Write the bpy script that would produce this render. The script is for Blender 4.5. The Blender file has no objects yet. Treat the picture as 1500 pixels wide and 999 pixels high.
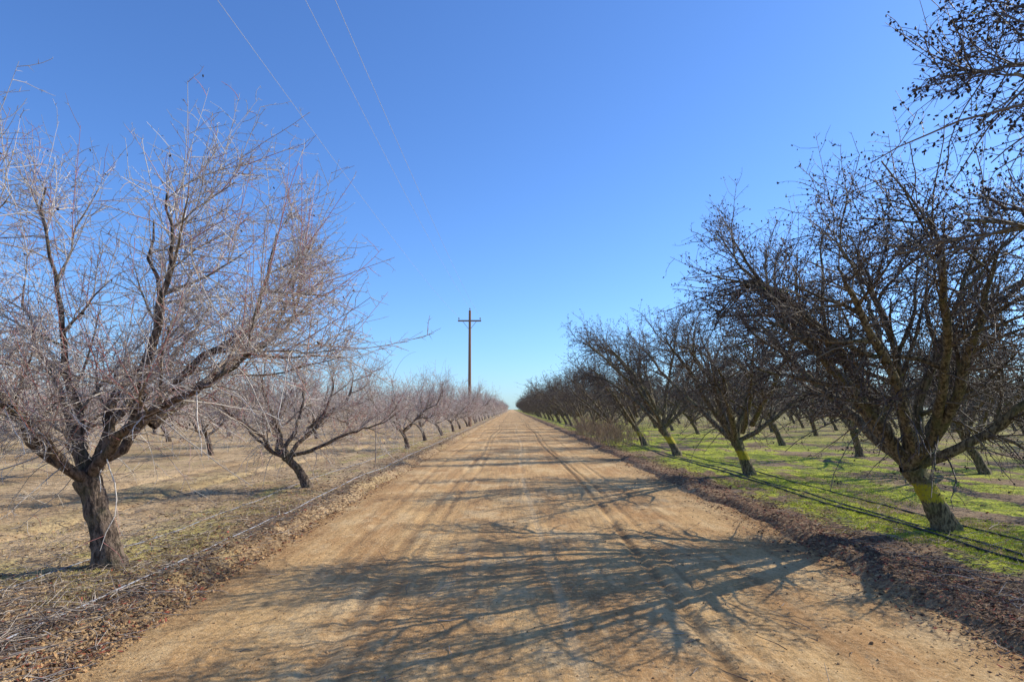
import bpy, math, numpy as np
from mathutils import Vector
rng=np.random.default_rng(11)
sc=bpy.context.scene
sc.view_settings.view_transform='Standard'; sc.view_settings.look='None'
sc.view_settings.exposure=0; sc.view_settings.gamma=1

# ------------------------------------------------------------------ helpers
def norm(v): return v/(np.linalg.norm(v,axis=-1,keepdims=True)+1e-9)
def link(o):
    bpy.context.collection.objects.link(o); return o
def make_mesh(name,V,Q=None,T=None,qm=None,tm=None,col=None,mats=(),smooth=True):
    Q=np.zeros((0,4),int) if Q is None else Q; T=np.zeros((0,3),int) if T is None else T
    me=bpy.data.meshes.new(name)
    me.vertices.add(len(V)); me.vertices.foreach_set('co',np.asarray(V,np.float32).ravel())
    loops=np.concatenate([Q.ravel(),T.ravel()]).astype(np.int32)
    me.loops.add(len(loops)); me.loops.foreach_set('vertex_index',loops)
    n=len(Q)+len(T); me.polygons.add(n)
    st=np.concatenate([np.arange(len(Q))*4, len(Q)*4+np.arange(len(T))*3]).astype(np.int32)
    me.polygons.foreach_set('loop_start',st)
    mi=np.concatenate([np.zeros(len(Q),int) if qm is None else qm, np.zeros(len(T),int) if tm is None else tm]).astype(np.int32)
    me.polygons.foreach_set('material_index',mi)
    me.polygons.foreach_set('use_smooth',np.full(n,smooth))
    for m in mats: me.materials.append(m)
    if col is not None:
        a=me.attributes.new('col','FLOAT_COLOR','POINT')
        c=np.ones((len(V),4),np.float32); c[:,:3]=col
        a.data.foreach_set('color',c.ravel())
    me.update(calc_edges=True)
    return me
def _hash(ix,iy,s):
    h=(ix*374761393+iy*668265263+s*1442695041)&0xffffffff
    h=((h^(h>>13))*1274126177)&0xffffffff
    return ((h^(h>>16))&0xffff)/65535.0
def vnoise(x,y,s=0):
    x=np.asarray(x,float); y=np.asarray(y,float)
    ix=np.floor(x).astype(np.int64); iy=np.floor(y).astype(np.int64); fx=x-ix; fy=y-iy
    fx=fx*fx*(3-2*fx); fy=fy*fy*(3-2*fy)
    a=_hash(ix,iy,s);b=_hash(ix+1,iy,s);c=_hash(ix,iy+1,s);d=_hash(ix+1,iy+1,s)
    return (a*(1-fx)+b*fx)*(1-fy)+(c*(1-fx)+d*fx)*fy
def fbm(x,y,s=0,o=3):
    t=0;a=1;n=0
    for i in range(o):
        t=t+a*vnoise(x*2**i,y*2**i,s+i);n+=a;a*=.5
    return t/n
def sstep(a,b,x):
    t=np.clip((x-a)/(b-a),0,1); return t*t*(3-2*t)
def resample(pts,S):
    pts=np.array(pts,float); 
    p=np.vstack([2*pts[0]-pts[1],pts,2*pts[-1]-pts[-2]])
    n=len(pts)-1; out=[]
    for u in np.linspace(0,n,S+1):
        i=min(int(u),n-1); t=u-i; a,b,c,d=p[i],p[i+1],p[i+2],p[i+3]
        out.append(.5*((2*b)+(c-a)*t+(2*a-5*b+4*c-d)*t*t+(3*b-a-3*c+d)*t**3))
    return np.array(out)

# ------------------------------------------------------------------ node helpers
def new_mat(name):
    m=bpy.data.materials.new(name); m.use_nodes=True
    nt=m.node_tree; b=nt.nodes['Principled BSDF']; b.inputs['Roughness'].default_value=.85
    try: b.inputs['Specular IOR Level'].default_value=.2
    except: pass
    return m,nt,b
class G:
    def __init__(s,nt): s.nt=nt
    def n(s,t,**k):
        nd=s.nt.nodes.new(t)
        for a,v in k.items(): setattr(nd,a,v)
        return nd
    def lk(s,a,b): s.nt.links.new(a,b)
    def put(s,sock,v):
        if isinstance(v,bpy.types.NodeSocket): s.lk(v,sock)
        else: sock.default_value=v
    def math(s,op,a,b=0.,c=None,clamp=False):
        nd=s.n('ShaderNodeMath',operation=op); nd.use_clamp=clamp
        s.put(nd.inputs[0],a); s.put(nd.inputs[1],b)
        if c is not None: s.put(nd.inputs[2],c)
        return nd.outputs[0]
    def mapr(s,v,a,b,c=0.,d=1.):
        nd=s.n('ShaderNodeMapRange'); nd.interpolation_type='SMOOTHSTEP'
        s.put(nd.inputs[0],v)
        for i,x in enumerate((a,b,c,d)): s.put(nd.inputs[i+1],x)
        return nd.outputs[0]
    def mix(s,f,a,b,blend='MIX'):
        nd=s.n('ShaderNodeMix',data_type='RGBA',blend_type=blend)
        s.put(nd.inputs[0],f)
        for i,x in ((6,a),(7,b)):
            if isinstance(x,tuple) and len(x)==3: x=x+(1,)
            s.put(nd.inputs[i],x)
        return nd.outputs[2]
    def pos(s,scale=(1,1,1),obj=False):
        if obj: v=s.n('ShaderNodeTexCoord').outputs['Object']
        else: v=s.n('ShaderNodeNewGeometry').outputs['Position']
        m=s.n('ShaderNodeVectorMath',operation='MULTIPLY'); s.lk(v,m.inputs[0]); m.inputs[1].default_value=scale
        return m.outputs[0]
    def noise(s,vec,sc=1.,det=4,rough=.6,col=False):
        nd=s.n('ShaderNodeTexNoise'); s.lk(vec,nd.inputs['Vector'])
        nd.inputs['Scale'].default_value=sc; nd.inputs['Detail'].default_value=det; nd.inputs['Roughness'].default_value=rough
        return nd.outputs[1 if col else 0]
    def bump(s,h,st,dist,prev=None):
        nd=s.n('ShaderNodeBump'); nd.inputs['Strength'].default_value=st; nd.inputs['Distance'].default_value=dist
        s.lk(h,nd.inputs['Height'])
        if prev is not None: s.lk(prev,nd.inputs['Normal'])
        return nd.outputs[0]

# ------------------------------------------------------------------ materials
def bark_mat(name,band=False,moss=0.3):
    m,nt,b=new_mat(name); g=G(nt)
    at=g.n('ShaderNodeAttribute',attribute_name='col').outputs['Color']
    p=g.pos(obj=True); n1=g.noise(g.pos((1,1,.35),True),28,4,.7); n2=g.noise(p,4,2)
    c=g.mix(g.mapr(n1,.40,.60),g.mix(1.,at,(.38,.36,.35),'MULTIPLY'),g.mix(1.,at,(1.45,1.42,1.35),'MULTIPLY'))
    c=g.mix(g.math('MULTIPLY',g.mapr(n2,.5,.66),moss),c,(.14,.15,.06))
    if band:
        z=g.n('ShaderNodeSeparateXYZ'); g.lk(g.pos(obj=True),z.inputs[0])
        zz=g.math('ADD',z.outputs[2],g.math('MULTIPLY',g.math('SUBTRACT',n1,.5),.20))
        f=g.math('MULTIPLY',g.mapr(zz,.39,.42),g.mapr(zz,.62,.66,1.,0.))
        f=g.math('MULTIPLY',f,g.mapr(g.noise(p,38,4,.7),.36,.52,.3,.95))
        c=g.mix(f,c,(.52,.43,.03))
    g.lk(c,b.inputs['Base Color'])
    g.lk(g.bump(n1,1.,.03),b.inputs['Normal'])
    return m
def attr_mat(name,rough=.8):
    m,nt,b=new_mat(name); g=G(nt)
    g.lk(g.n('ShaderNodeAttribute',attribute_name='col').outputs['Color'],b.inputs['Base Color']); b.inputs['Roughness'].default_value=rough
    return m
M_barkL=bark_mat('bark_grey',False,.25); M_barkR=bark_mat('bark_banded',True,.5); M_barkP=bark_mat('bark_dark',False,.5)
M_twig=attr_mat('twig',.6); M_attr=attr_mat('scatter')

# ------------------------------------------------------------------ tube batching
class Acc:
    def __init__(s): s.V=[];s.Q=[];s.T=[];s.qm=[];s.tm=[];s.C=[];s.n=0
    def tubes(s,P,R,sides,mat,col):
        N,S1,_=P.shape
        T=np.gradient(P,axis=1); T=norm(T)
        mean=norm(P[:,-1]-P[:,0]); a=np.where(np.abs(mean[:,2:3])>.7,np.array([[1.,0,0]]),np.array([[0,0,1.]]))
        ref=norm(np.cross(mean,a))[:,None,:]
        U=norm(ref-T*np.sum(ref*T,-1,keepdims=True)); W=np.cross(T,U)
        th=np.arange(sides)*2*np.pi/sides
        V=P[:,:,None,:]+R[:,:,None,None]*(np.cos(th)[None,None,:,None]*U[:,:,None,:]+np.sin(th)[None,None,:,None]*W[:,:,None,:])
        idx=s.n+np.arange(N*S1*sides).reshape(N,S1,sides)
        a_=idx[:,:-1,:]; b_=np.roll(idx,-1,2)[:,:-1,:]; c_=np.roll(idx,-1,2)[:,1:,:]; d_=idx[:,1:,:]
        Q=np.stack([a_,b_,c_,d_],-1).reshape(-1,4)
        s.V.append(V.reshape(-1,3)); s.Q.append(Q); s.qm.append(np.full(len(Q),mat))
        col=np.asarray(col,float)
        if col.ndim==1: col=np.tile(col,(N,1))
        if len(col)==1 and N>1: col=np.tile(col,(N,1))
        s.C.append(np.repeat(col,S1*sides,0)); s.n+=N*S1*sides
    def spikes(s,A,B,r,mat,col):
        N=len(A); d=norm(B-A); ref=norm(np.cross(d,norm(rng.normal(size=(N,3))))); w=np.cross(d,ref)
        base=[A+r[:,None]*(math.cos(t)*ref+math.sin(t)*w) for t in (0,2.094,4.189)]
        V=np.stack(base+[B],1); i=s.n+np.arange(N*4).reshape(N,4)
        T=np.concatenate([i[:,[0,1,3]],i[:,[1,2,3]],i[:,[2,0,3]]])
        s.V.append(V.reshape(-1,3)); s.T.append(T); s.tm.append(np.full(len(T),mat)); s.C.append(np.repeat(col,4,0)); s.n+=4*N
    def nuts(s,C,size,mat,col):
        N=len(C); ax=norm(rng.normal(size=(N,3))+[0,0,-.6]); u=norm(np.cross(ax,norm(rng.normal(size=(N,3))))); w=np.cross(ax,u)
        rings=[]
        for z,r in ((-.55,.55),(.25,.7)):
            for k in range(5):
                t=k*2*math.pi/5+z
                rings.append(C+size[:,None]*(z*ax*1.1+r*(math.cos(t)*u+math.sin(t)*w*.75)))
        V=np.stack([C-ax*size[:,None]*1.0]+rings+[C+ax*size[:,None]*1.35],1); m=12
        i=s.n+np.arange(N*m).reshape(N,m); T=[];Q=[]
        for k in range(5):
            k2=(k+1)%5
            T.append(i[:,[0,1+k2,1+k]]); T.append(i[:,[11,6+k,6+k2]]); Q.append(i[:,[1+k,1+k2,6+k2,6+k]])
        T=np.concatenate(T);Q=np.concatenate(Q)
        s.V.append(V.reshape(-1,3)); s.T.append(T); s.tm.append(np.full(len(T),mat)); s.Q.append(Q); s.qm.append(np.full(len(Q),mat))
        s.C.append(np.repeat(col,m,0)); s.n+=m*N
    def mesh(s,name,mats,smooth=True):
        c=lambda L,k:(np.concatenate(L) if L else np.zeros((0,k) if k else 0,int))
        return make_mesh(name,np.concatenate(s.V),c(s.Q,4),c(s.T,3),c(s.qm,0),c(s.tm,0),np.concatenate(s.C),mats,smooth)

def grow(start,d,L,r0,r1,S,wob,up):
    N=len(start); P=np.zeros((N,S+1,3)); P[:,0]=start; st=(L/S)[:,None]; u=np.array([0,0,1.])
    for i in range(S):
        d=norm(d+rng.normal(size=(N,3))*wob+u*(up[:,None] if isinstance(up,np.ndarray) else up))
        P[:,i+1]=P[:,i]+d*st
    t=np.linspace(0,1,S+1)[None,:]
    return P,r0[:,None]*(1-t)+r1[:,None]*t
def kids(P,R,k,t0,t1,ang0,ang1,outb,upb,cen):
    N,S1,_=P.shape; S=S1-1
    t=(t0+(t1-t0)*(np.arange(k)[None,:]+rng.random((N,k)))/k).ravel(); pi=np.repeat(np.arange(N),k)
    i=np.minimum((t*S).astype(int),S-1); f=(t*S-i)[:,None]
    A=P[pi,i];B=P[pi,i+1]; st=A*(1-f)+B*f; T=norm(B-A)
    r=R[pi,i]*(1-f[:,0])+R[pi,i+1]*f[:,0]
    pr=norm(np.cross(T,norm(rng.normal(size=(len(t),3)))))
    a=np.radians(rng.uniform(ang0,ang1,len(t)))[:,None]
    out=st-cen; out[:,2]*=.3; out=norm(out)
    d=norm(np.cos(a)*T+np.sin(a)*pr+out*outb+np.array([0,0,1.])*upb)
    return st,d,t,r,pi

def jitter(cols,N,v=.25):
    cols=np.array(cols); c=cols[rng.integers(0,len(cols),N)]
    return c*(1+rng.uniform(-v,v,(N,1)))

def tree(name,trunk,limbs,side,lod=0,dens=1.,tr=.165,sprout=1.,size=1.,nutn=1.,nuts=1.,band=True,k2=7):
    A=Acc(); cen=np.array([trunk[-1][0]*.9,trunk[-1][1],1.7])
    right=side=='R'
    if not right:
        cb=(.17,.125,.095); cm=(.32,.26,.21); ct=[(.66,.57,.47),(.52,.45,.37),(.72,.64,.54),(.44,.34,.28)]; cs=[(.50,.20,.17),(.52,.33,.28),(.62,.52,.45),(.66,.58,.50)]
        mats=[M_barkL,M_twig]
    else:
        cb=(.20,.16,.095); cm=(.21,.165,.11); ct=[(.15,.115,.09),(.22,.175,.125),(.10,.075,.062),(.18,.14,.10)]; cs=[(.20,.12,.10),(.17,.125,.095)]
        mats=[M_barkR if band else M_barkP,M_twig]
    S=16; P=resample(trunk,S); P[1:]+=rng.normal(size=(S,3))*[.006,.006,0]
    z=np.linspace(0,1,S+1); R=tr*(1-.18*z)+tr*.45*np.exp(-z*8)+tr*.25*np.exp(-((z-1)/.16)**2)
    P[0,2]-=.15
    sd=18 if lod==0 else 8
    A.tubes(P[None],R[None],sd,0,np.array([cb])*.95)
    V=A.V[-1]; cx=np.repeat(P,sd,0); dd=V-cx; ph=np.tile(np.arange(sd),S+1)*2*np.pi/sd
    lum=1+.13*np.sin(3*ph+z.repeat(sd)*3)*np.exp(-z.repeat(sd)*2.5)+.08*np.sin(5*ph+1+z.repeat(sd)*5)+rng.normal(size=len(V))*.03
    A.V[-1]=cx+dd*lum[:,None]
    LP=[];LR=[]
    for l in limbs:
        Sl=16; p=resample(l,Sl)
        w=np.cumsum(rng.normal(size=(Sl,3))*(.018 if right else .034),axis=0); w-=np.linspace(0,1,Sl)[:,None]*w[-1]*.6; p[1:]+=w
        t=np.linspace(0,1,Sl+1); r=tr*(.52 if right else .48)*rng.uniform(.7,1.1)*(1-t)**(.7 if right else 1.0)+.009
        r*=1+rng.normal(size=Sl+1)*.05
        LP.append(p);LR.append(r)
    LP=np.array(LP);LR=np.array(LR)
    A.tubes(LP,LR,10 if lod==0 else 5,0,np.array(cb)*1.05)
    q=lambda k:max(1,int(round(k*dens)))
    # level 2
    st,d,t,r,pi=kids(LP,LR,k2,.2,1.,30,72,.35,.16,cen); N=len(st)
    L=rng.uniform(.8,1.8,N)*(1-.45*t)*size
    P2,R2=grow(st,d,L,np.minimum(r*.65,.032 if right else .018),np.full(N,.007 if right else .0045),9,.10,.02+0*L); A.tubes(P2,R2,6 if lod==0 else 3,0,jitter([cm],N,.2))
    # level 3
    f3={0:1.,1:1.25,2:1.7}[lod]; b3=1.4 if (right and lod==0) else 1.
    st,d,t,r,pi=kids(P2,R2,q(9) if lod==0 else q(6),.08,1.,32,80,.22,.04,cen); N=len(st)
    L=rng.uniform(.3,1.0,N)*(1-.35*t)*size
    P3,R3=grow(st,d,L,np.minimum(r*.6,.0072*b3)*f3,np.full(N,.0028*b3)*f3,6,.11,rng.uniform(-.07,.07,N)); A.tubes(P3,R3,4 if lod==0 else 3,1,jitter(ct,N))
    # laterals straight from the limbs, many of them drooping
    kl=12 if lod==0 else 11
    st,d,t,r,pi=kids(LP,LR,kl,.12,.95,50,95,.8,-.2 if lod==0 else -.3,cen); N=len(st)
    L=rng.uniform(.5,1.45 if lod==0 else 2.1,N)*size
    P3b,R3b=grow(st,d,L,np.full(N,.008)*f3*b3,np.full(N,.0028)*f3*b3,6,.14,rng.uniform(-.17 if lod==0 else -.34,.02,N)); A.tubes(P3b,R3b,4 if lod==0 else 3,1,jitter(ct,N))
    P3=np.concatenate([P3,P3b]);R3=np.concatenate([R3,R3b])
    ks=int(round((5 if lod==0 else 2)*sprout))
    if ks>0:
        st,d,t,r,pi=kids(P2,R2,ks,.1,1.,15,55,.15,.75,cen); N=len(st)
        L=rng.uniform(.35,1.25 if not right else .8,N)*size
        Ps,Rs=grow(st,d,L,np.full(N,.0048)*f3,np.full(N,.002)*f3,6,.04,.03+0*L); A.tubes(Ps,Rs,4 if lod==0 else 3,1,jitter(cs,N))
        P3=np.concatenate([P3,Ps]);R3=np.concatenate([R3,Rs])
    # level 4
    k4=q(6) if lod==0 else (q(4) if lod==1 else q(2))
    st,d,t,r,pi=kids(P3,R3,k4,.08,1.,35,80,.12,.03,cen); N=len(st)
    L=rng.uniform(.08,.48,N)*(1-.3*t); f4={0:1.,1:1.5,2:2.8}[lod]
    S4=3 if lod==0 else 2
    P4,R4=grow(st,d,L,np.full(N,.0032)*f4,np.full(N,.0017)*f4,S4,.16,rng.uniform(-.08,.08,N)); A.tubes(P4,R4,3,1,jitter(ct+cs,N))
    if lod==0:
        for (P_,R_,k) in ((P4,R4,3),(P3,R3,9),(P2,R2,12)):
            st,d,t,r,pi=kids(P_,R_,k,.05,1.,45,85,.05,.05,cen); N=len(st)
            A.spikes(st,st+d*rng.uniform(.015,.07,N)[:,None],rng.uniform(.002,.0036,N),1,jitter(ct,N,.3)*.7)
    if right or lod==0:
        P_=P4; n=int({0:11000,1:3000,2:800}[lod]*nutn) if right else 220
        pi=rng.integers(0,len(P_),n); k=rng.integers(1,P_.shape[1],n); C=P_[pi,k]+rng.normal(size=(n,3))*.018
        sz=rng.uniform(.009,.016,n)*{0:1.,1:1.4,2:2.2}[lod]*nuts
        A.nuts(C,sz,1,jitter([(.05,.038,.032),(.08,.06,.048),(.03,.022,.02)],n) if right else jitter([(.06,.04,.03)],n))
        if right and lod<2:
            n=90; pi=rng.integers(0,len(P4),n); a=P4[pi,-1]; b=a+rng.normal(size=(n,3))*.03
            A.spikes(a,b,np.full(n,.009),1,jitter([(.35,.34,.05),(.22,.28,.05)],n))
    return A.mesh(name,mats)

def rotz(p,a):
    c,s=math.cos(a),math.sin(a); p=np.array(p,float); q=p.copy(); q[...,0]=c*p[...,0]-s*p[...,1]; q[...,1]=s*p[...,0]+c*p[...,1]; return q
LT=[(0,0,0),(-.10,0,.5),(-.25,0,.92)]
LL=[[(-.25,0,.88),(.18,.1,1.4),(.7,.3,2.1),(1.15,.4,2.45),(1.4,.5,3.0),(1.45,.6,3.6)],
    [(-.25,0,.88),(-.55,-.2,1.3),(-.75,-.4,1.75),(-1.2,-.6,2.05),(-1.6,-.8,2.6),(-1.9,-.9,3.2)],
    [(-.22,0,.9),(.25,-.2,1.3),(.9,-.4,1.7),(1.4,-.6,1.9),(1.9,-.7,2.2)],
    [(-.22,0,.9),(-.05,.2,1.7),(.3,.4,2.7),(.25,.5,3.7)],
    [(-.25,.05,.88),(-.3,.7,1.5),(-.1,1.5,2.3),(.1,2.0,3.1)],
    [(-.25,0,.88),(-.4,-.6,1.4),(-.7,-1.1,2.1),(-.7,-1.4,3.1)],
    [(-.25,0,.88),(-.7,.4,1.5),(-1.3,.9,2.3),(-1.7,1.2,3.2)],
    [(-.22,0,.9),(-.35,.1,1.7),(-.6,-.1,2.7),(-.75,0,3.9)],
    [(.18,.1,1.4),(.5,-.1,2.0),(.75,-.3,2.8),(.85,-.3,3.7)],
    [(.25,.3,1.45),(.7,.8,2.0),(1.2,1.3,2.6),(1.5,1.5,3.1)]]
RT=[(0,0,0),(-.22,0,.45),(-.5,0,.88)]
RL=[[(-.5,0,.84),(-1.05,.2,1.6),(-1.7,.4,2.65),(-2.2,.5,3.3),(-2.7,.4,3.7)],
    [(-.52,0,.9),(-.8,-.3,2.0),(-1.3,-.5,3.0),(-1.8,-.6,3.65)],
    [(-.5,0,.84),(-.45,.5,2.0),(-.5,.9,3.0),(-.55,1.2,3.7)],
    [(-.5,0,.84),(.1,.2,1.7),(.6,.2,2.6),(.9,.3,3.5)],
    [(-.5,0,.84),(-1.4,-.4,1.8),(-2.1,-.6,2.4),(-2.7,-.7,2.75)],
    [(-.5,0,.84),(-.5,-.8,1.6),(-.7,-1.5,2.5),(-.8,-2.0,3.3)],
    [(-.5,0,.84),(.2,-.5,1.4),(.9,-.9,2.2),(1.5,-1.2,2.8)],
    [(-.5,0,.84),(-1.0,.9,1.7),(-1.5,1.7,2.6),(-1.8,2.2,3.2)],
    [(-.45,0,.9),(-.35,-.1,1.9),(-.1,-.3,2.9),(.1,-.4,3.7)],
    [(-.5,0,.84),(.3,.6,1.6),(1.1,1.0,2.4),(1.7,1.2,3.0)],
    [(-.8,0,1.3),(-1.5,.0,2.4),(-2.3,-.1,3.1),(-2.9,-.2,3.3)],
    [(-.6,-.3,1.1),(-1.3,-1.0,1.9),(-2.0,-1.6,2.6),(-2.4,-1.9,3.1)],
    [(-.5,-.5,1.3),(-.9,-1.3,2.2),(-1.5,-2.1,3.0),(-1.9,-2.5,3.5)]]
def vary(T,L,lean,amt,a,zs=1.,drop=0):
    T2=rotz(np.array(T)*[lean,1,zs],a*.3); off=T2[-1]-rotz(np.array(T[-1]),a)
    out=[]
    ids=list(range(len(L)))
    for i in range(drop): ids.pop(rng.integers(0,len(ids)))
    for i in ids:
        l=rotz(np.array(L[i]),a)+off
        l[1:]+= (rng.normal(size=3)*amt)[None,:]*np.linspace(.3,1,len(l)-1)[:,None]*[1,1,.5]
        l[1:,2]*=zs; out.append(l)
    return T2,out

treesL=[tree('left_tree_a',LT,LL,'L',0,1.2,.122)]
T,L=vary(LT,LL,1.9,.3,.5,.80,2); treesL.append(tree('left_tree_b',T,L,'L',0,.9,.095,1.,.8))
T,L=vary(LT,LL,1.2,.35,-.6,.95,3); treesL.append(tree('left_tree_c',T,L,'L',1,.8,.115,1.,.9))
treesR=[tree('right_tree_a',RT,RL,'R',0,.95,.14,.4,1.,1.15,k2=8)]
T,L=vary(RT,RL,.8,.35,.4,1.02,2); treesR.append(tree('right_tree_b',T,L,'R',0,.9,.13,.4))
T,L=vary(RT,RL,1.1,.35,-.45,1.05,4); treesR.append(tree('right_tree_c',T,L,'R',0,.85,.13,.4,1.,.7,1.2))
midL=[];midR=[];farL=[];farR=[]
for i,a in enumerate((.3,-.5,.9)):
    T,L=vary(LT,LL,1.+.5*i,.4,a,.88,2); midL.append(tree('mid_l',T,L,'L',1,1.,.10,1.5,.95))
    T,L=vary(RT,RL,.9,.4,a,1.03,4); midR.append(tree('mid_r',T,L,'R',1,1.1,.13,.5,1.1,band=(i==0)))
    T,L=vary(LT,LL,1.3,.4,-a,.88,3); farL.append(tree('far_l',T,L,'L',2,.85,.11,1.,1.05))
    T,L=vary(RT,RL,.9,.4,-a,1.03,5); farR.append(tree('far_r',T,L,'R',2,.95,.13,.5,1.15,band=False))
nl=[LL[1],LL[3],[(-.25,0,.88),(0,1.0,1.9),(.5,1.9,2.6),(.9,2.75,3.0)],[(-.25,0,.88),(-.6,.6,1.8),(-.8,1.2,3.0)],LL[6]]
nearL=tree('near_l',LT,nl,'L',0,.7,.12)
nr=[[(-.4,0,.84),(-1.1,.8,2.0),(-1.9,1.5,3.0),(-2.7,2.2,3.8)],[(-.4,0,.84),(-.6,1.2,1.9),(-1.2,2.4,2.6),(-2.3,3.2,3.1)],
    [(-.4,0,.84),(.1,.6,2.0),(.2,1.3,3.2)],[(-.4,0,.84),(.6,-.3,1.8),(1.2,-.5,3.0)],[(-.4,0,.84),(-.8,-.8,1.8),(-1.4,-1.5,3.0),(-1.8,-2.,3.6)],
    [(-.4,0,.84),(-.8,1.0,2.3),(-1.3,2.0,3.4),(-1.8,2.7,4.3)],[(-.4,0,.84),(-1.0,.9,2.1),(-1.8,1.8,3.3),(-2.4,2.6,4.2)]]
nearR=tree('near_r',RT,nr,'R',0,1.1,.13,.4,1.,1.1,1.0)

# ------------------------------------------------------------------ terrain
LE,RE=-2.95,3.68
def edges(y):
    return LE+.28*(fbm(y*.45,y*0+3.3,5)-.5)+.16*(vnoise(y*2.3,y*0,9)-.5), RE+.34*(fbm(y*.4,y*0+8.1,15)-.5)+.2*(vnoise(y*2.1,y*0,19)-.5)
def hground(x,y):
    le,re=edges(y)
    o=np.maximum(1-sstep(le-.22,le+.12,x), sstep(re-.12,re+.25,x))
    h=-.06+o*(.095+.07*(fbm(x*.35,y*.35,21)-.5))
    clod=np.exp(-((x-(le-.25))/.22)**2)+.7*np.exp(-((x-(re+.3))/.3)**2)
    h+=o*clod*(.02+.08*fbm(x*5,y*5,31))
    h+=o*.045*(fbm(x*6,y*6,41,3)-.5)
    h+=.05*np.exp(-((x+4.3)/.8)**2)+.05*np.exp(-((x-5.8)/.9)**2)
    for c in (-6.6,-8.2): h-=.08*np.exp(-((x-c-.15*np.sin(y*.3))/.16)**2)*(.4+.8*vnoise(x*7,y*5,77))
    return h
def hroad(x,y):
    h=.014*(fbm(x*1.3,y*.35,51)-.5)+.012*(fbm(x*14,y*1.1,61,2)-.5)+.012*(fbm(x*12,y*12,71,2)-.5)
    for c,dp,w in ((1.50,.018,.045),(1.72,.012,.04),(-1.25,.012,.07),(-1.0,.009,.05),(2.35,.008,.05),(.35,.006,.05),(-2.1,.009,.06)):
        cc=c+.10*np.sin(y*.21+c*3)+.05*(vnoise(y*.8,y*0,int(abs(c)*10))-.5)
        h-=dp*np.exp(-((x-cc)/w)**2); h+=dp*.5*np.exp(-((np.abs(x-cc)-2*w)/w)**2)
    h+=.03*np.exp(-((x-.25)/1.6)**2)-.02
    return h
def axis(lo,hi,step,far,g):
    a=[hi]; s=step
    while a[-1]<far: s*=g; a.append(a[-1]+s)
    return list(np.arange(lo,hi,step))+a
ys=axis(2.5,13,.045,1800,1.035); ys=[-60,-30,-15,-8,-4,-1,1.,2.]+ys
xr=axis(3.2,8.5,.045,1500,1.09); xl=[-v for v in axis(2.5,8.8,.045,1500,1.09)][::-1]
xs=xl+list(np.arange(-2.4,3.2,.2))+xr
def sheet(name,xs,ys,f,mat):
    X,Y=np.meshgrid(np.array(xs),np.array(ys)); Z=f(X,Y)
    n,m=X.shape; i=np.arange(n*m).reshape(n,m)
    Q=np.stack([i[:-1,:-1],i[:-1,1:],i[1:,1:],i[1:,:-1]],-1).reshape(-1,4)
    return link(bpy.data.objects.new(name,make_mesh(name,np.stack([X,Y,Z],-1).reshape(-1,3),Q,mats=[mat])))

# road material
m,nt,b=new_mat('dirt_road'); g=G(nt)
sx=g.n('ShaderNodeSeparateXYZ'); g.lk(g.pos(),sx.inputs[0]); X=sx.outputs[0];Y=sx.outputs[1]
big=g.noise(g.pos((.8,.22,1)),1.4,3,.6); patch=g.noise(g.pos((1,.6,1)),1.1,5,.7)
st=g.noise(g.pos((5,.24,1)),1.,4,.7); st2=g.noise(g.pos((26,1.2,1)),1.,2,.65)
fine=g.noise(g.pos(),20,5,.85); grit=g.noise(g.pos(),150,1,.7)
c=g.mix(g.mapr(big,.36,.64),(.57,.305,.115),(.75,.46,.19))
c=g.mix(g.math('MULTIPLY',g.mapr(patch,.50,.62),.7),c,(.86,.59,.29))
c=g.mix(g.math('MULTIPLY',g.mapr(patch,.47,.36),.55),c,(.34,.18,.07))
c=g.mix(g.math('MULTIPLY',g.mapr(st,.53,.63),.3),c,(.84,.57,.28))
c=g.mix(g.math('MULTIPLY',g.mapr(st,.46,.36),.35),c,(.35,.185,.075))
c=g.mix(g.math('MULTIPLY',g.mapr(st2,.55,.72),.2),c,(.36,.20,.09))
c=g.mix(g.math('MULTIPLY',g.mapr(fine,.52,.62),.6),c,(.27,.15,.06))
c=g.mix(g.math('MULTIPLY',g.mapr(fine,.47,.40),.35),c,(.87,.62,.34))
c=g.mix(g.math('MULTIPLY',g.mapr(grit,.58,.72),.5),c,(.82,.60,.34))
e=g.math('MAXIMUM',g.mapr(X,-2.2,-3.1),g.mapr(X,2.7,3.8)); e=g.math('MULTIPLY',e,g.mapr(fine,.35,.6))
c=g.mix(g.math('MULTIPLY',e,.6),c,(.19,.11,.055))
rn=g.mapr(g.noise(g.pos((.3,.25,1)),1.3,2),.36,.56)
def rut(x0,w,strength,col,c):
    f=g.math('ABSOLUTE',g.math('ADD',g.math('SUBTRACT',X,x0),g.math('MULTIPLY',g.math('SINE',g.math('ADD',g.math('MULTIPLY',Y,.21),x0*3)),-.10)))
    f=g.math('MULTIPLY',g.mapr(f,w,w*.4),rn)
    return g.mix(g.math('MULTIPLY',f,strength),c,col)
c=rut(1.5,.07,.75,(.22,.125,.055),c); c=rut(1.72,.05,.65,(.22,.125,.055),c); c=rut(-1.25,.10,.55,(.28,.155,.07),c); c=rut(-1.0,.07,.45,(.28,.155,.07),c); c=rut(2.35,.06,.45,(.28,.155,.07),c); c=rut(.35,.06,.4,(.80,.57,.31),c); c=rut(-2.1,.08,.4,(.28,.155,.07),c)
g.lk(c,b.inputs['Base Color']); b.inputs['Roughness'].default_value=.95
tr=g.math('SINE',g.math('ADD',g.math('MULTIPLY',Y,60.),g.math('MULTIPLY',g.math('ABSOLUTE',g.math('SUBTRACT',X,1.6)),55.)))
tm=g.math('MULTIPLY',g.mapr(g.math('ABSOLUTE',g.math('SUBTRACT',X,1.6)),.14,.10),rn)
tr2=g.math('SINE',g.math('ADD',g.math('MULTIPLY',Y,52.),g.math('MULTIPLY',g.math('ABSOLUTE',g.math('ADD',X,1.12)),50.)))
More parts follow.
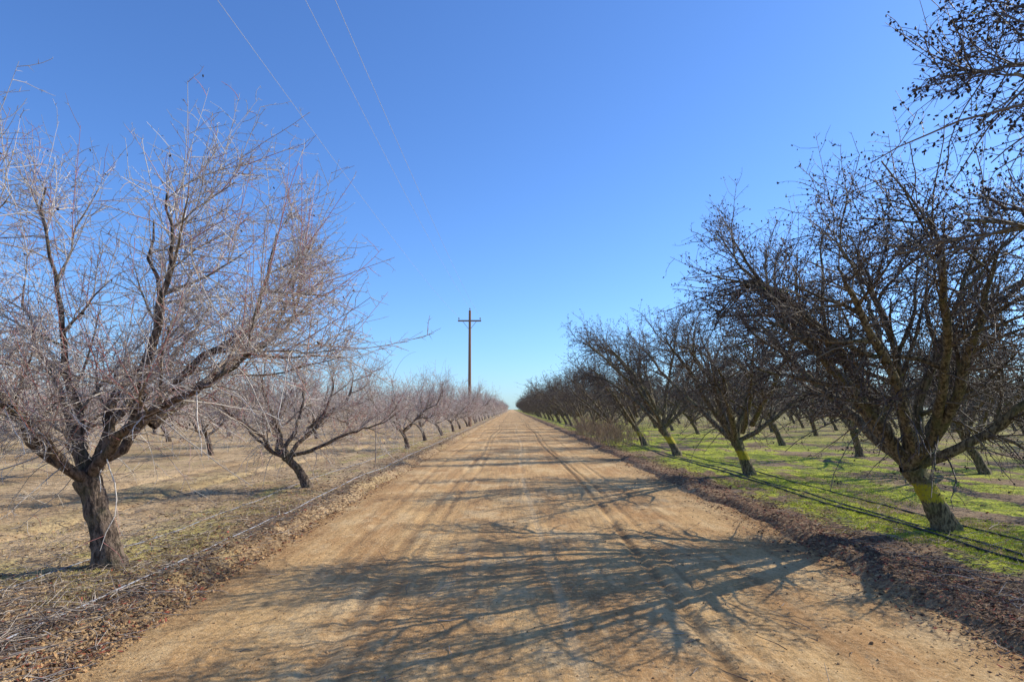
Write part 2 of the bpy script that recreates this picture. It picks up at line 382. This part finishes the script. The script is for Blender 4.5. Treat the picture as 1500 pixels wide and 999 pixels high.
tm2=g.math('MULTIPLY',g.mapr(g.math('ABSOLUTE',g.math('ADD',X,1.12)),.15,.11),rn)
hh=g.math('MULTIPLY',g.math('ADD',g.math('MULTIPLY',tr,tm),g.math('MULTIPLY',tr2,tm2)),.003)
hh=g.math('ADD',hh,g.math('MULTIPLY',patch,.03)); hh=g.math('ADD',hh,g.math('MULTIPLY',st2,.008)); hh=g.math('ADD',hh,g.math('MULTIPLY',fine,.028)); hh=g.math('ADD',hh,g.math('MULTIPLY',grit,.003))
g.lk(g.bump(hh,1.,1.),b.inputs['Normal']); M_road=m

# orchard floor material
m,nt,b=new_mat('orchard_floor'); g=G(nt)
sx=g.n('ShaderNodeSeparateXYZ'); g.lk(g.pos(),sx.inputs[0]); X=sx.outputs[0]
big=g.noise(g.pos((1,.5,1)),.45,3,.62); md=g.noise(g.pos(),2.2,5,.7); mp=g.noise(g.pos((1,.40,1)),.60,4,.68); fine=g.noise(g.pos(),17,4,.8); grit=g.noise(g.pos(),110,2,.75)
soil=g.mix(g.mapr(big,.38,.62),(.50,.32,.155),(.74,.51,.27))
soil=g.mix(g.math('MULTIPLY',g.mapr(md,.49,.62),.7),soil,(.26,.16,.08))
soil=g.mix(g.math('MULTIPLY',g.mapr(fine,.50,.62),.7),soil,(.15,.092,.048))
soil=g.mix(g.math('MULTIPLY',g.mapr(grit,.53,.70),.5),soil,(.68,.51,.31))
isR=g.mapr(X,4.0,4.9); rowL=g.mapr(g.math('ABSOLUTE',g.math('ADD',X,4.6)),1.3,.3)
soil=g.mix(g.math('MULTIPLY',isR,.65),soil,g.mix(g.mapr(fine,.45,.58),(.27,.175,.10),(.09,.055,.035)))
gr=g.math('MULTIPLY',isR,g.mapr(mp,.45,.50)); gr=g.math('MULTIPLY',gr,g.mapr(X,9.,20.,1.,.5))  # moss thinned outward so the floor colour carries shade under the far rows
grL=g.math('MULTIPLY',g.math('ADD',g.math('MULTIPLY',rowL,.30),.10),g.mapr(mp,.50,.58))
gr=g.math('MAXIMUM',gr,g.math('MULTIPLY',grL,g.mapr(X,0,-2)))
gr=g.math('MULTIPLY',gr,g.mapr(fine,.64,.48))
moss=g.mix(g.mapr(grit,.4,.6),(.36,.40,.02),(.76,.78,.05)); moss=g.mix(g.mapr(md,.46,.54),moss,g.mix(.6,moss,(.11,.18,.02)))
c=g.mix(g.math('MULTIPLY',gr,.95),soil,moss)
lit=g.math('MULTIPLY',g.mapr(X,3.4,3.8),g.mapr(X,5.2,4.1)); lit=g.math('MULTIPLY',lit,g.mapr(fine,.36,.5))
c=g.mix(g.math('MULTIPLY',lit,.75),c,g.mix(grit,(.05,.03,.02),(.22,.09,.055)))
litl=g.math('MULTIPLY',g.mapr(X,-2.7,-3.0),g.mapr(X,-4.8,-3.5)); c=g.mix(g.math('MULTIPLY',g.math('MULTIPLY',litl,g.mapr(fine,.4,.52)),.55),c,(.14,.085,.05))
g.lk(c,b.inputs['Base Color']); b.inputs['Roughness'].default_value=.95
hh=g.math('MULTIPLY',md,.03); hh=g.math('ADD',hh,g.math('MULTIPLY',fine,.04)); hh=g.math('ADD',hh,g.math('MULTIPLY',grit,.006))
g.lk(g.bump(hh,1.,1.),b.inputs['Normal']); M_floor=m

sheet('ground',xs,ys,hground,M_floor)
sheet('dirt_road',list(np.arange(-3.5,4.36,.035)),[-60,-30,-8,-1,1.,2.]+axis(2.5,14,.05,1700,1.04),
      lambda x,y: hroad(x,y)-.25*sstep(3.9,4.3,x)-.25*(1-sstep(-3.45,-3.15,x)),M_road)

# ------------------------------------------------------------------ scatter
def surf(x,y):
    return np.maximum(hground(x,y),hroad(x,y)-.25*sstep(3.9,4.3,x)-.25*(1-sstep(-3.45,-3.15,x)))
def ydist(n,a=3.3,bmax=45.):
    u=rng.random(n); return 1/(1/a+(1/bmax-1/a)*u)
def leaves(name,x,y,s0,s1,cols,tilt=.5):
    n=len(x); z=surf(x,y)+.004; th=rng.uniform(0,6.28,n); s=rng.uniform(s0,s1,n)*(1+y*.03)
    d=np.stack([np.cos(th),np.sin(th),rng.normal(size=n)*tilt*.4],-1); w=np.stack([-np.sin(th),np.cos(th),rng.normal(size=n)*tilt],-1)
    C=np.stack([x,y,z+s*.2],-1); s=s[:,None]
    V=np.stack([C-d*s,C+w*s*.35,C+d*s+[0,0,.006],C-w*s*.35],1).reshape(-1,3); Q=np.arange(4*n).reshape(n,4)
    return link(bpy.data.objects.new(name,make_mesh(name,V,Q,col=np.repeat(jitter(cols,n,.35),4,0),mats=[M_attr],smooth=False)))
n=34000; y=ydist(n); x=np.concatenate([rng.normal(4.2,.42,n//2),rng.uniform(3.7,11,n//4),-rng.gamma(2.,.35,n-n//2-n//4)-2.75])
rng.shuffle(x); 
leaves('leaf_litter',x,y,.010,.024,[(.12,.07,.045),(.20,.11,.06),(.24,.16,.10),(.08,.05,.035),(.30,.08,.045)])
n=16000; y=ydist(n); x=-2.9-rng.gamma(1.3,2.,n)
leaves('dry_leaves',x,y,.010,.024,[(.30,.22,.14),(.17,.11,.07),(.10,.07,.05),(.42,.33,.22)])
n=900; y=ydist(n); x=rng.uniform(-2.9,3.6,n)
leaves('road_debris',x,y,.004,.010,[(.25,.16,.09),(.16,.10,.06),(.5,.38,.25)])
A=Acc(); n=7500; y=ydist(n,3.3,40); x=np.where(rng.random(n)<.62,-2.9-rng.gamma(1.4,1.5,n),4.1+rng.gamma(1.3,1.6,n)); k=rng.random(n)<.015; x[k]=rng.uniform(-2.8,3.6,k.sum())
th=rng.uniform(0,6.28,n); L=rng.uniform(.06,.42,n)
d=np.stack([np.cos(th),np.sin(th),rng.uniform(-.02,.12,n)],-1); P0=np.stack([x,y,surf(x,y)+.012],-1)
P,R=grow(P0,norm(d),L,rng.uniform(.0025,.006,n),np.full(n,.0015),4,.14,0.); A.tubes(P,R,3,0,jitter([(.30,.24,.19),(.18,.13,.10),(.46,.38,.30)],n))
link(bpy.data.objects.new('fallen_twigs',A.mesh('fallen_twigs',[M_attr])))
A=Acc(); n=11000; y=ydist(n,3.3,30); x=np.concatenate([rng.normal(-3.05,.22,n*40//100),rng.normal(3.8,.25,n*15//100)]); x=np.concatenate([x,rng.uniform(-9,3.6,n-len(x))])
rng.shuffle(x); s=rng.gamma(2.,.0036,n)+.003
onr=(x>-2.8)&(x<3.5); s[onr]*=.6
A.nuts(np.stack([x,y,surf(x,y)+s*.15],-1),s,0,jitter([(.58,.36,.17),(.46,.27,.12),(.35,.21,.10)],n))
link(bpy.data.objects.new('soil_clods',A.mesh('soil_clods',[M_attr],False)))
def grass(name,x,y,h0,h1,cols,w=.0022):
    n=len(x); z=surf(x,y)-.003; th=rng.uniform(0,6.28,n); h=rng.uniform(h0,h1,n); ww=w*(1+y*.10)
    side=np.stack([np.cos(th)*ww,np.sin(th)*ww,0*x],-1); b=np.stack([x,y,z],-1); tip=b+np.stack([rng.normal(size=n)*.45*h,rng.normal(size=n)*.45*h,h],-1)
    V=np.stack([b-side,b+side,tip],1).reshape(-1,3); T=np.arange(3*n).reshape(n,3)
    return link(bpy.data.objects.new(name,make_mesh(name,V,T=T,col=np.repeat(jitter(cols,n,.3),3,0),mats=[M_attr],smooth=False)))
n=220000; y=ydist(n,3.5,60); x=4.15+rng.gamma(1.8,1.6,n); k=fbm(x*.9,y*.5,91)+.07*(rng.random(n)-.5)+np.minimum((x-5)*.04,.02)>.56
grass('moss_grass',x[k],y[k],.010,.035,[(.50,.54,.03),(.78,.78,.06),(.32,.40,.03),(.76,.70,.12)])
n=50000; y=ydist(n,3.5,50); x=-3.5-rng.gamma(1.6,1.0,n); k=fbm(x*1.3,y*.9,95)+.15*(rng.random(n)-.5)>.63
grass('dry_grass',x[k],y[k],.010,.04,[(.52,.43,.14),(.42,.38,.11),(.58,.46,.22)])

# ------------------------------------------------------------------ irrigation hoses
def hose(X,r,col,amp,y0=-5,y1=140):
    yy=np.concatenate([np.arange(y0,30,.12),np.arange(30,y1,.8)]); xx=X+amp*(fbm(yy*.35,yy*0+X,int(abs(X)*37))-.5)*2+.02*np.sin(yy*1.7+X)
    zz=hground(xx,yy)+r*.7
    zz=np.convolve(np.pad(zz,2,'edge'),np.ones(5)/5,'valid')
    A=Acc(); A.tubes(np.stack([xx,yy,zz],-1)[None],np.full((1,len(yy)),r),8,0,np.array([col]))
    link(bpy.data.objects.new('irrigation_hose',A.mesh('irrigation_hose',[M_hose])))
M_hose=attr_mat('hose',.45)
hose(5.42,.017,(.03,.03,.035),.14); hose(5.62,.014,(.05,.05,.055),.16); hose(6.25,.014,(.03,.03,.03),.1)
hose(-3.62,.008,(.40,.40,.42),.12); hose(-4.55,.008,(.30,.30,.31),.14)

# ------------------------------------------------------------------ place trees
def put(me,name,x,y,rz,s,parent=None):
    o=bpy.data.objects.new(name,me); o.location=(x,y,float(hground(np.array([x]),np.array([y]))[0])-.01); o.rotation_euler=(0,0,rz); o.scale=(s,s,s*rng.uniform(.95,1.05)) if s!=1 else (1,1,1)
    if parent: o.parent=parent
    return link(o)
put(treesL[0],'almond_tree',-4.15,6.56,0,1)
put(treesL[1],'almond_tree',-4.2,13.05,0,.93)
put(nearL,'almond_tree',-4.15,.0,0,1); put(treesL[2],'almond_tree',-4.2,-6.4,.3,.95)
put(treesR[0],'almond_tree',5.83,8.5,0,1)
put(treesR[1],'almond_tree',5.85,15.6,.1,.99)
put(treesR[2],'almond_tree',5.82,22.3,-.1,1.01)
put(nearR,'almond_tree',5.85,1.8,0,1); put(treesR[1],'almond_tree',5.9,-5.,-.1,1.02)
empty=bpy.data.objects.new('distant_orchard',None); link(empty)
for k in range(3,50):
    y=6.56+6.48*k
    if y<60: put(midL[k%3],'almond_tree',-4.2+rng.normal()*.08,y,rng.uniform(-.4,.4),rng.uniform(.86,.98))
    else: put(farL[k%3],'orchard_tree',-4.2+rng.normal()*.1,y,rng.uniform(-.4,.4),rng.uniform(.88,1.02),empty)
for k in range(3,50):
    y=8.6+6.6*k
    if y<60: put(midR[k%3],'almond_tree',5.8+rng.normal()*.08,y,rng.uniform(-.4,.4),rng.uniform(.9,1.03))
    else: put(farR[k%3],'orchard_tree',5.8+rng.normal()*.1,y,rng.uniform(-.4,.4),rng.uniform(.92,1.05),empty)
for j in range(1,10):
    for k in range(-1,34):
        y=6.56+6.48*k+3.2*(j%2)
        if j>2 and y>88: continue
        for sd in (-1,1):
            x=(-4.2-6.5*j) if sd<0 else (5.8+6.5*j)
            if y<abs(x)*1.0-9: continue
            x+=rng.normal()*.15; yy=y+rng.normal()*.2
            dist=math.hypot(x,yy)
            A_=(midL,midR) if dist<30 else (farL,farR)
            me=A_[0 if sd<0 else 1][rng.integers(0,3) if (sd<0 or dist>=30) else rng.integers(1,3)]
            near=dist<28
            put(me,'almond_tree' if near else 'orchard_tree',x,yy,rng.uniform(-.6,.6),rng.uniform(.88,1.05),None if near else empty)
# young replant tree on the left
A=Acc(); P=resample([(0,0,-.05),(.02,0,.5),(0,.02,1.1),(.03,0,1.5)],10); A.tubes(P[None],np.linspace(.018,.006,11)[None],8,0,np.array([(.30,.24,.19)]))
st,d,t,r,pi=kids(P[None],np.full((1,11),.01),14,.45,1,25,50,0,.3,np.zeros(3)); P2,R2=grow(st,d,rng.uniform(.2,.5,14),np.full(14,.005),np.full(14,.002),5,.07,.03); A.tubes(P2,R2,4,0,jitter([(.32,.2,.17)],14))
put(A.mesh('sapling',[M_attr]),'almond_sapling',-4.2,19.5,0,1)
# dry weeds at right roadside
A=Acc(); n=700; x0=rng.normal(5.0,.5,n); y0=rng.uniform(27,46,n)
P,R=grow(np.stack([x0,y0,surf(x0,y0)],-1),norm(rng.normal(size=(n,3))*.3+[0,0,1]),rng.uniform(.3,1.3,n),np.full(n,.007),np.full(n,.003),5,.09,0.); A.tubes(P,R,3,0,jitter([(.34,.24,.15),(.25,.17,.11),(.42,.32,.2)],n))
st,d,t,r,pi=kids(P,R,4,.4,1,20,50,0,.2,np.array([4.9,36,0])); N=len(st); P2,R2=grow(st,d,rng.uniform(.1,.4,N),np.full(N,.006),np.full(N,.003),3,.1,0.); A.tubes(P2,R2,3,0,jitter([(.38,.26,.16),(.28,.19,.12)],N))
link(bpy.data.objects.new('dry_weeds',A.mesh('dry_weeds',[M_attr])))

# ------------------------------------------------------------------ utility poles and wires
m,nt,b=new_mat('weathered_wood'); g=G(nt); n1=g.noise(g.pos((9,9,.6),True),3,4); g.lk(g.mix(n1,(.20,.105,.055),(.42,.25,.15)),b.inputs['Base Color']); M_wood=m
m,nt,b=new_mat('porcelain'); g=G(nt); g.lk(g.mix(g.noise(g.pos(obj=True),20),(.22,.2,.19),(.35,.33,.32)),b.inputs['Base Color']); b.inputs['Roughness'].default_value=.3; M_por=m
def pole(y,x=-4.0,H=11.0):
    e=bpy.data.objects.new('utility_pole',None); e.location=(x,y,0); link(e)
    def part(A,n,mt): o=bpy.data.objects.new(n,A.mesh(n,[mt])); o.parent=e; link(o)
    A=Acc(); P=resample([(0,0,-.5),(0,0,H/2),(.02,0,H)],14); A.tubes(P[None],np.linspace(.17,.11,15)[None],12,0,np.array([(.2,.1,.1)])); A.tubes(np.array([[(.02,0,H),(.02,0,H+.01)]]),np.array([[.11,.001]]),12,0,np.array([(.2,.1,.1)])); part(A,'shaft',M_wood)
    def box(A,c,s):
        c=np.array(c);v=np.array([[i,j,k] for i in(-1,1) for j in(-1,1) for k in(-1,1)])*np.array(s)/2+c
        q=np.array([[0,1,3,2],[4,6,7,5],[0,4,5,1],[2,3,7,6],[0,2,6,4],[1,5,7,3]])+A.n
        A.V.append(v);A.Q.append(q);A.qm.append(np.zeros(6,int));A.C.append(np.full((8,3),.2));A.n+=8
    A=Acc(); box(A,(0,-.16,H-1.0),(2.2,.10,.13)); me=A.mesh('crossarm',[M_wood],False); o=bpy.data.objects.new('crossarm',me); o.parent=e; link(o)
    A=Acc()
    for s in (-1,1): A.tubes(np.array([[(s*.65,-.2,H-1.05),(s*.1,-.15,H-1.75)]]),np.full((1,2),.022),6,0,np.array([(.2,.2,.2)]))
    part(A,'braces',M_por)
    A=Acc()
    for xx,zz in ((-1.0,H-.93),(1.0,H-.93),(.02,H)):
        p=np.array([(xx,-.16 if abs(xx)>.5 else 0,zz+q) for q in (0,.08,.09,.15,.16,.22,.26)]); A.tubes(p[None],np.array([[.015,.015,.06,.05,.065,.045,.01]]),10,0,np.array([(.3,.3,.3)]))
    part(A,'insulators',M_por)
pole(-44); pole(60)
PY=[-44,60]
A=Acc(); H=11.
for i in range(len(PY)-1):
    for xx,zz in ((-1.,H-.67),(1.,H-.67),(.02,H+.26)):
        t=np.linspace(0,1,41); yy=PY[i]+t*(PY[i+1]-PY[i])-.16*(abs(xx)>.5); z=zz-4*1.7*t*(1-t)
        A.tubes(np.stack([np.full(41,-4.+xx),yy,z],-1)[None],np.full((1,41),.0045),5,0,np.array([(.6,.6,.62)]))
m=attr_mat('wire_aluminium',.4); link(bpy.data.objects.new('power_lines',A.mesh('power_lines',[m])))

# ------------------------------------------------------------------ light, sky, camera
EL,AZ=math.radians(33),math.radians(68)
w=bpy.data.worlds.new("World"); sc.world=w; w.use_nodes=True; nt=w.node_tree; g=G(nt)
sky=nt.nodes.new('ShaderNodeTexSky'); sky.sky_type='NISHITA'; sky.sun_disc=False; sky.sun_elevation=EL; sky.sun_rotation=AZ
sky.altitude=100; sky.air_density=1.; sky.dust_density=.4; sky.ozone_density=2.0
c=g.mix(1.,sky.outputs[0],(.70,1.05,1.60),'MULTIPLY')
nt.links.new(c,nt.nodes['Background'].inputs[0]); nt.nodes['Background'].inputs[1].default_value=.13
l=bpy.data.lights.new('sun','SUN'); l.energy=5; l.angle=math.radians(.3); l.color=(1,.95,.83)
o=link(bpy.data.objects.new('sun',l)); sd=Vector((math.sin(AZ)*math.cos(EL),math.cos(AZ)*math.cos(EL),math.sin(EL)))
o.rotation_euler=(-sd).to_track_quat('-Z','Y').to_euler(); o.location=(20,10,20)
cam=bpy.data.cameras.new('camera'); co=link(bpy.data.objects.new('camera',cam)); co.location=(0,0,1.7); co.rotation_euler=(math.radians(90),0,0)
cam.sensor_width=36; cam.lens=930/1500*36; cam.shift_y=(599-499.5)/1500; cam.clip_start=.05; cam.clip_end=5000
sc.camera=co
